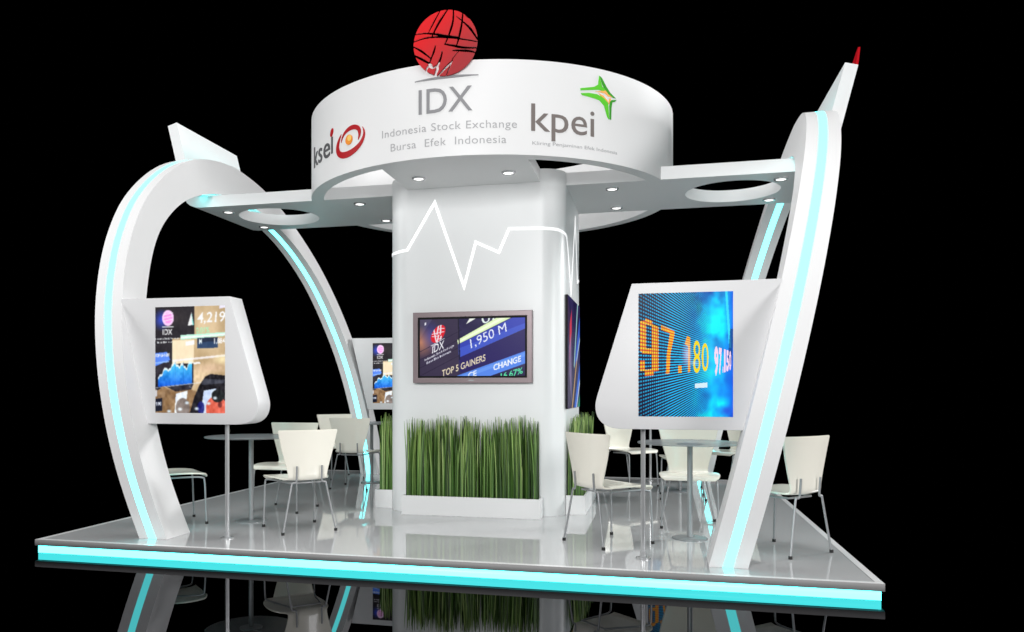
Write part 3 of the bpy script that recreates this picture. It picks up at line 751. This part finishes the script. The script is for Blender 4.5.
def arch_sheet(path, x0, x1, side, off, nsign):
    """thin slab following the arch path between x offsets x0..x1 (from the leaning mid plane)"""
    bm = bmesh.new(); rows = []
    n = len(path)
    for i, (y, z) in enumerate(path):
        a, b = path[max(i-1, 0)], path[min(i+1, n-1)]; t = Vector((b[0]-a[0], b[1]-a[1])).normalized(); nn = Vector((-t.y, t.x))*nsign
        q = []
        for xo in (x0, x1):
            for o in (-.004, off):
                Y, Z = y+nn.x*o, max(z+nn.y*o, 0.0005); q.append(bm.verts.new((CX+side*(2.128+K*Z+.012*(Y-5.5))+xo, Y, Z)))
        rows.append(q)
    for i in range(n-1):
        A, B = rows[i], rows[i+1]
        for f in ((A[1], B[1], B[3], A[3]), (A[0], A[1], B[1], B[0]), (A[2], A[3], B[3], B[2]), (A[0], B[0], B[2], A[2])): bm.faces.new(f)
    bm.faces.new([rows[0][i] for i in (0, 1, 3, 2)]); bm.faces.new([rows[-1][i] for i in (0, 1, 3, 2)])
    return bm
GAR = 'tall white arches standing at the two sides'
for side, lab in ((-1, 'tall white arch with cyan light strips leaning outwards at the left side of the platform'), (1, 'tall white arch with cyan light strips leaning outwards at the right side of the platform')):
    ar = thing('arch', lab, 'arch', GAR)
    prof = FO+FI[::-1]
    body = prism([[(y, max(z, .0)) for y, z in prof]], -.122, .122, xf=lambda y, z, x: (CX+side*(2.128+K*z+.012*(y-5.5))+x, y, z+.0008))
    link('arch_body', from_bm(body), M['white'], ar, smooth=32)
    # strip on the outer and on the inner face
    link('light_strip', from_bm(arch_sheet(FO, -.034, .028, side, .0015, 1)), M['cyan'], ar, smooth=30)
    link('light_strip', from_bm(arch_sheet(FI, -.033, .033, side, .0015, -1)), M['cyan'], ar, smooth=30)

# ------------------------------------------------------------------ downlights
def make_downlight():
    t = thing('downlight', 'x', 'downlight', 'round downlights in the canopy underside')
    bm = bmesh.new(); pr = [(.062, .0), (.062, -.007), (.056, -.014), (.046, -.012), (.043, -.004), (.043, .0)]
    rings = [[bm.verts.new((r*math.cos(a), r*math.sin(a), z)) for a in [2*math.pi*k/28 for k in range(28)]] for r, z in pr]
    for i in range(len(rings)-1):
        for k in range(28): bm.faces.new([rings[i][k], rings[i][(k+1) % 28], rings[i+1][(k+1) % 28], rings[i+1][k]])
    link('trim_ring', from_bm(bm), M['chrome'], t, smooth=40)
    bm = bmesh.new(); lathe(bm, [(.043, -.001), (.042, -.009), (.03, -.013), (.012, -.0145)], 24)
    link('lens', from_bm(bm), M['lens'], t, smooth=60)
    return t
def copy_tree(o, parent=None):
    c = o.copy(); COL.objects.link(c); c.parent = parent
    for ch in list(o.children): copy_tree(ch, c)
    return c
DL = [(CX-.41, 7.07, 'downlight above the zigzag line, left one of the two in the front arm'), (CX+.41, 7.07, 'downlight right one of the two in the front arm, below the IDX letters'),
      (CX-1.28, CY-.41, 'nearer downlight inside the ring, left of the column'), (CX-1.28, CY+.43, 'farther downlight inside the ring, half hidden by the left edge of the column'),
      (CX+1.26, CY-.41, 'nearer downlight inside the ring, right of the column'), (CX+1.26, CY+.42, 'farther downlight inside the ring, right of the column'),
      (CX+2.76, CY-.41, 'nearer downlight at the end of the right arm, beside the arch'), (CX+2.76, CY+.42, 'farther downlight at the end of the right arm, beside the arch'),
      (CX-2.78, CY-.39, 'nearer downlight at the end of the left arm'), (CX-2.78, CY+.43, 'farther downlight at the end of the left arm')]
d0 = make_downlight()
for i, (x, y, lb) in enumerate(DL):
    o = d0 if i == 0 else copy_tree(d0)
    o.location = (x, y, ZS-.0005); o['label'] = lb

# ------------------------------------------------------------------ wall television and side graphic
tv = thing('television', 'wall television with mauve frame showing a stock board, on the front of the column', 'television')
x0, x1, z0, z1, yf = -2.256, -1.121, 1.226, 1.891, 7.40
bw = .048
link('frame', from_bm(prism([[(x0, z0), (x1, z0), (x1, z1), (x0, z1)], [(x0+bw, z0+bw), (x1-bw, z0+bw), (x1-bw, z1-bw), (x0+bw, z1-bw)]], yf, yf+.055, bev=.004, xf=lambda x, z, y: (x, y, z))), M['tvframe'], tv)
link('inner_bezel', from_bm(prism([[(x0+bw, z0+bw), (x1-bw, z0+bw), (x1-bw, z1-bw), (x0+bw, z1-bw)], [(x0+bw+.018, z0+bw+.018), (x1-bw-.018, z0+bw+.018), (x1-bw-.018, z1-bw-.018), (x0+bw+.018, z1-bw-.018)]], yf+.006, yf+.05, xf=lambda x, z, y: (x, y, z))), M['black'], tv)
sx0, sx1, sz0, sz1 = x0+bw+.018, x1-bw-.018, z0+bw+.018, z1-bw-.018
link('screen', tv_canvas().blur(1).mesh(lambda u, v: (sx0+(sx1-sx0)*u, yf+.014, sz1-(sz1-sz0)*v)), M['screen'], tv)
link('logo_plate', box_mesh(CX-.025, CX+.025, yf-.004, yf+.002, z0+.018, z0+.03), M['chrome'], tv)
link('back_box', box_mesh(x0+.06, x1-.06, yf+.052, 7.459, z0+.06, z1-.06), M['black'], tv)
gp = thing('wall_screen', 'tall frameless screen with blue and purple streaks on the right side of the column', 'screen')
link('panel', box_mesh(-.839, -.822, 7.62, 8.80, .985, 2.05), M['black'], gp)
link('screen', streak_canvas().mesh(lambda u, v: (-.8205, 7.62+1.18*u, 2.05-1.065*v)), M['print'], gp)

# ------------------------------------------------------------------ planters and grass
def planter(cx, cy, rot, lab, glab, seed, nbl):
    t = thing('planter', lab, 'planter', 'white planter boxes around the column foot', (cx, cy, 0)); t.rotation_euler = (0, 0, rot)
    w, d, h, k = .65, .178, .178, .018
    bm = bmesh.new()
    box(bm, -w, w, -d, -d+k, .001, h); box(bm, -w, -w+k, -d+k, 0, .001, h-.0); box(bm, w-k, w, -d+k, 0, .001, h)
    box(bm, -w+k, w-k, -d+k, 0, .001, .03)
    link('box', from_bm(bm), M['white'], t)
    link('soil', box_mesh(-w+k+.001, w-k-.001, -d+k+.001, -.002, .031, .15), M['soil'], t)
    R = random.Random(seed); vs, fs, cs = [], [], []
    for b in range(nbl):
        x = R.uniform(-w+.035, w-.035); y = R.uniform(-d+.028, -.014)
        clump = .5+.5*math.sin(x*17+seed)*math.sin(x*7.3+1)
        H = (.52+.26*R.random()**.6) * (.94+.08*clump); 
        if R.random() < .10: H *= .6
        lx, ly = max(-.02, min(.02, R.gauss(0, .009))), R.uniform(-.012, .008); wd = R.uniform(.0045, .0088); a = R.uniform(0, math.pi)
        g = R.random(); tone = R.choice([(.065, .165, .03), (.11, .25, .05), (.19, .36, .09), (.03, .08, .016), (.035, .09, .018), (.24, .40, .13), (.12, .25, .06)])  # darkest greens paint in the dark gaps between blades
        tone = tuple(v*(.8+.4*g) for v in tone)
        ns = 5; base = len(vs)
        for s in range(ns+1):
            f = s/ns; r_ = wd*(1-.15*f) if s < ns else wd*.25
            px_, py_ = x+lx*f*f*2.0, min(y+ly*f*f*2, -.006)
            for q in range(3):
                aa = a+q*2.0944; vs.append((px_+r_*math.cos(aa), min(py_+r_*math.sin(aa), -.001), .148+H*f))
            if s:
                for q in range(3):
                    fs.append((base+(s-1)*3+q, base+(s-1)*3+(q+1) % 3, base+s*3+(q+1) % 3, base+s*3+q))
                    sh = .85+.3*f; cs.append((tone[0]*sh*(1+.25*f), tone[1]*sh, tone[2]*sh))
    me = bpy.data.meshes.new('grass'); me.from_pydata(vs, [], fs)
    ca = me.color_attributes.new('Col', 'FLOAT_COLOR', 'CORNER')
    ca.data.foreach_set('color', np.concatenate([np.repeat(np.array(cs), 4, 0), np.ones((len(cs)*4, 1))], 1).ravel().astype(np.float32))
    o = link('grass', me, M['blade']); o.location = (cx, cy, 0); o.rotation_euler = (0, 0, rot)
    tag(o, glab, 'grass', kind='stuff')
planter(CX+.01, 7.459, 0, 'long low white planter at the front foot of the column, below the television', 'tall upright green grass in front of the column, below the television', 3, 520)
planter(-.839, 8.29, math.pi/2, 'low white planter along the right side of the column', 'green grass along the right side of the column, below the tall streaked screen', 8, 480)
planter(-2.541, 8.29, -math.pi/2, 'low white planter along the left side of the column, mostly hidden', 'green grass left of the column, behind the chairs', 15, 480)

# ------------------------------------------------------------------ display panels on the arches
lcd, led = lcd_canvas().blur(3), led_canvas()
def panel(side, yc, canvas_mesh, lab, tlab):
    t = thing('display_panel', lab, 'display', 'white display panels joined to the arches')
    # outline in (u,z): u measured outward from the stand centre line
    r = .17
    def aedge(z): return 2.131+K*z-.119
    p0 = (1.272, .897+r*.55)
    lp = [(aedge(.895), .895), (1.43, .895)]
    lp += [(1.43-.14*math.sin(t), .895+.14-.14*math.cos(t)) for t in np.linspace(.15, 1.25, 8)]
    lp += [(1.276, 1.02), (1.272, 1.06), (1.275, 1.09), (1.512, 1.882), (aedge(1.884), 1.884)]
    lp = [(1.512, 1.880), (1.283, 1.13), (1.268, 1.06), (1.275, .995), (1.303, .945), (1.35, .912), (1.41, .897), (1.5, .894), (aedge(.894), .894), (aedge(1.884), 1.884)]
    sm = [Vector((a, b, 0)) for a, b in lp[1:8]]; sm = [(v.x, v.y) for v in smooth_path(sm, 4)]
    lp = [lp[0]]+sm+lp[8:]
    link('housing', from_bm(prism([lp], yc-.10, yc+.10, bev=.004, xf=lambda u, z, y: (CX+side*u, y, z))), M['panel'], t, smooth=32)
    sc = bpy.data.objects.new('screen', canvas_mesh); COL.objects.link(sc); sc.parent = t
    sc.location = (CX+side*(1.851 if side < 0 else 1.860), yc-.1015, 1.396)
    bm = bmesh.new(); tube(bm, [(CX+side*1.585, yc+.0, .010), (CX+side*1.585, yc+.0, .894)], .0165, 16)
    link('pole', from_bm(bm), M['chrome'], t, smooth=40)
    bm = bmesh.new(); lathe(bm, [(.05, .0008), (.05, .008), (.022, .016), (.02, .05), (.017, .052)], 24, CX+side*1.585, yc)
    link('foot', from_bm(bm), M['chrome'], t, smooth=40)
def cm(cv):
    me = cv.mesh(lambda u, v: (-.304+.608*u, 0, .415-.83*v)); me.materials.append(M['screen']); return me
mL, mR = cm(lcd), cm(led)
panel(-1, 5.77, mL, 'white display panel on the left arch near the front corner, its screen showing 4,219', 'lcd')
panel(1, 5.77, mR, 'white display panel on the right arch, its blue screen showing orange digits', 'led')
panel(-1, 10.81, mL, 'far display panel at the back left, partly hidden behind the column', 'lcd')
panel(1, 10.81, mR, 'far display panel at the back right, hidden behind the front blue screen except its pole', 'led')

# ------------------------------------------------------------------ tables
def make_table():
    t = thing('table', 'x', 'table', 'round glass tables on steel pedestals')
    bm = bmesh.new(); lathe(bm, [(.394, .741), (.40, .744), (.40, .750), (.396, .753)], 72)
    link('tabletop', from_bm(bm), M['glass'], t, smooth=40)
    bm = bmesh.new(); lathe(bm, [(.026, .725), (.10, .730), (.10, .7405)], 36); link('top_plate', from_bm(bm), M['steel'], t, smooth=40)
    bm = bmesh.new(); lathe(bm, [(.021, .014), (.021, .724)], 28); link('pedestal', from_bm(bm), M['steel'], t, smooth=40)
    bm = bmesh.new(); lathe(bm, [(.135, .001), (.135, .006), (.127, .009), (.03, .012)], 48); link('base', from_bm(bm), M['steel'], t, smooth=40)
    return t
t0 = make_table()
for i, (x, y, lb) in enumerate([(-3.50, 6.58, 'round glass table behind the left front display panel'), (.235, 6.64, 'round glass table below the blue screen at the right'),
                              (-3.50, 9.71, 'round glass table at the back left, mostly hidden by the grey-lit chair and the column'), (.235, 9.75, 'round glass table at the back right, hidden behind the chair under the blue screen')]):
    o = t0 if i == 0 else copy_tree(t0); o.location = (x, y, 0); o['label'] = lb

# ------------------------------------------------------------------ chairs
def make_chair():
    t = thing('chair', 'x', 'chair', 'cream shell chairs around the tables')
    rows = [(.238, .405, .200, .0), (.233, .419, .224, .0), (.21, .429, .240, .002), (.10, .431, .250, .008), (-.02, .427, .240, .012), (-.12, .422, .212, .012), (-.172, .421, .186, .010),
            (-.200, .430, .172, .010), (-.216, .456, .168, .012), (-.220, .50, .174, .016), (-.224, .58, .196, .022), (-.229, .68, .224, .026), (-.234, .765, .243, .026), (-.238, .820, .255, .026), (-.239, .835, .252, .026)]
    P = smooth_path([(a, b, c) for a, b, c, d in rows], 3); Dd = smooth_path([(d, 0, 0) for a, b, c, d in rows], 3)
    bm = bmesh.new(); G = []; nx = 14
    for i, (p, d) in enumerate(zip(P, Dd)):
        a, b = P[max(i-1, 0)], P[min(i+1, len(P)-1)]; tt = Vector((b.x-a.x, b.y-a.y)).normalized(); nn = Vector((tt.y, -tt.x))
        if nn.y < 0 and p.x > -.17: nn = -nn
        if p.x <= -.17: nn = Vector((abs(nn.x), abs(nn.y)))
        row = []
        for k in range(nx+1):
            s = -1+2*k/nx; q = d.x*(s*s)
            row.append(bm.verts.new((s*p.z, p.x+nn.x*q, p.y+nn.y*q)))
        G.append(row)
    for i in range(len(G)-1):
        for k in range(nx): bm.faces.new([G[i][k], G[i][k+1], G[i+1][k+1], G[i+1][k]])
    bmesh.ops.recalc_face_normals(bm, faces=bm.faces)
    bmesh.ops.solidify(bm, geom=list(bm.faces), thickness=.013)
    es = [e for e in bm.edges if len(e.link_faces) == 2 and e.calc_face_angle(0) > .9]
    bmesh.ops.bevel(bm, geom=es, offset=.004, segments=2, affect='EDGES')
    link('shell', from_bm(bm), M['cream'], t, smooth=50)
    for sx in (-1, 1):
        bm = bmesh.new()
        tube(bm, smooth_path([(sx*.228, .238, .012), (sx*.224, .230, .20), (sx*.220, .222, .375), (sx*.213, .200, .404), (sx*.19, .12, .409), (sx*.15, -.06, .404), (sx*.128, -.15, .401)], 5), .008, 8)
        lg = link('leg', from_bm(bm), M['steel'], t, smooth=60)
        bm = bmesh.new(); tube(bm, [(sx*.2284, .2385, .001), (sx*.228, .238, .022)], .0135, 10); link('foot', from_bm(bm), M['rubber'], lg)
        bm = bmesh.new()
        tube(bm, smooth_path([(sx*.226, -.245, .012), (sx*.197, -.238, .15), (sx*.168, -.231, .29), (sx*.146, -.226, .398), (sx*.138, -.226, .408), (sx*.118, -.228, .411), (sx*.109, -.231, .420), (sx*.107, -.234, .46), (sx*.107, -.238, .51), (sx*.107, -.240, .545)], 4), .008, 8)
        lg = link('leg', from_bm(bm), M['steel'], t, smooth=60)
        bm = bmesh.new(); tube(bm, [(sx*.2262, -.2452, .001), (sx*.226, -.245, .022)], .0135, 10); link('foot', from_bm(bm), M['rubber'], lg)
    bm = bmesh.new(); tube(bm, [(-.13, -.15, .400), (.13, -.15, .400)], .007, 8); link('crossbar', from_bm(bm), M['steel'], t, smooth=60)
    return t
def face(dx, dy): return math.atan2(-dx, dy)
c0 = make_chair(); s2 = .7071
CH = [(-2.92, 6.32, (-s2, s2), 'cream chair seen from behind, nearest one right of the left front table'),
      (-4.13, 6.34, (s2, s2), 'cream chair mostly hidden behind the left arch foot, only its seat front and legs showing'),
      (-3.52, 7.31, (0, -1), 'cream chair facing the viewer, just behind the nearest left chair'),
      (-3.50, 9.16, (0, 1), 'cream chair in shade turned away from the viewer, left of the column'),
      (-4.09, 10.14, (s2, -s2), 'farthest cream chair at the back left, behind the shaded chair'),
      (-.375, 6.33, (s2, s2), 'cream chair seen from behind, beside the right edge of the column'),
      (.25, 7.30, (0, -1), 'cream chair facing the viewer behind the right glass table, below the blue screen'),
      (.86, 6.32, (-s2, s2), 'cream chair at the far right of the platform, outside the right arch'),
      (-.34, 10.14, (s2, -s2), 'cream chair at the back, seen between the column and the blue screen'),
      (.82, 10.14, (-s2, -s2), 'cream chair at the back right, seen just left of the right arch'),
      (.25, 9.16, (0, 1), 'back right cream chair turned away, hidden behind the chair facing the viewer')]
for i, (x, y, d, lb) in enumerate(CH):
    o = c0 if i == 0 else copy_tree(c0)
    o.location = (x, y, 0); o.rotation_euler = (0, 0, face(*d)); o['label'] = lb

# ------------------------------------------------------------------ lights
def area(name, loc, target, size, power, col=(1, 1, 1)):
    l = bpy.data.lights.new(name, 'AREA'); l.shape = 'SQUARE'; l.size = size; l.energy = power; l.color = col
    o = bpy.data.objects.new(name, l); COL.objects.link(o); o.location = loc
    o.rotation_euler = (Vector(target)-Vector(loc)).to_track_quat('-Z', 'Y').to_euler(); return o
area('key_lamp', (-1.6, -3.0, 3.9), (CX, CY, 2.2), 2.5, 600)
area('back_right_lamp', (9.0, 13.0, 5.2), (CX, CY, 1.7), 1.5, 900)
area('right_lamp', (7.2, 2.6, 2.3), (CX, CY, 1.6), 1.8, 320)
area('top_lamp', (CX, 6.5, 9.5), (CX, CY, 0), 5.0, 500)
area('front_lamp', (-.7, 3.4, 5.6), (-1.1, 6.6, 0), 1.6, 25)
area('left_lamp', (-9, 4.5, 3.6), (CX, CY, 1.8), 2.5, 170)

w = bpy.data.worlds.new('World'); scn.world = w; w.use_nodes = True
w.node_tree.nodes['Background'].inputs[0].default_value = (0, 0, 0, 1); w.node_tree.nodes['Background'].inputs[1].default_value = 0

# ------------------------------------------------------------------ camera
cam = bpy.data.cameras.new('camera'); co = bpy.data.objects.new('camera', cam); COL.objects.link(co)
co.location = (0, 0, 1.156); co.rotation_euler = (math.radians(90), 0, .246)
cam.sensor_width = 36; cam.lens = 817.253/1024*36
cam.shift_x = (512-453.668)/1024; cam.shift_y = (390.479-316)/1024
cam.clip_start = .05; cam.clip_end = 300
scn.camera = co
scn.view_settings.view_transform = 'Standard'; scn.view_settings.look = 'None'; scn.view_settings.exposure = 0; scn.view_settings.gamma = 1
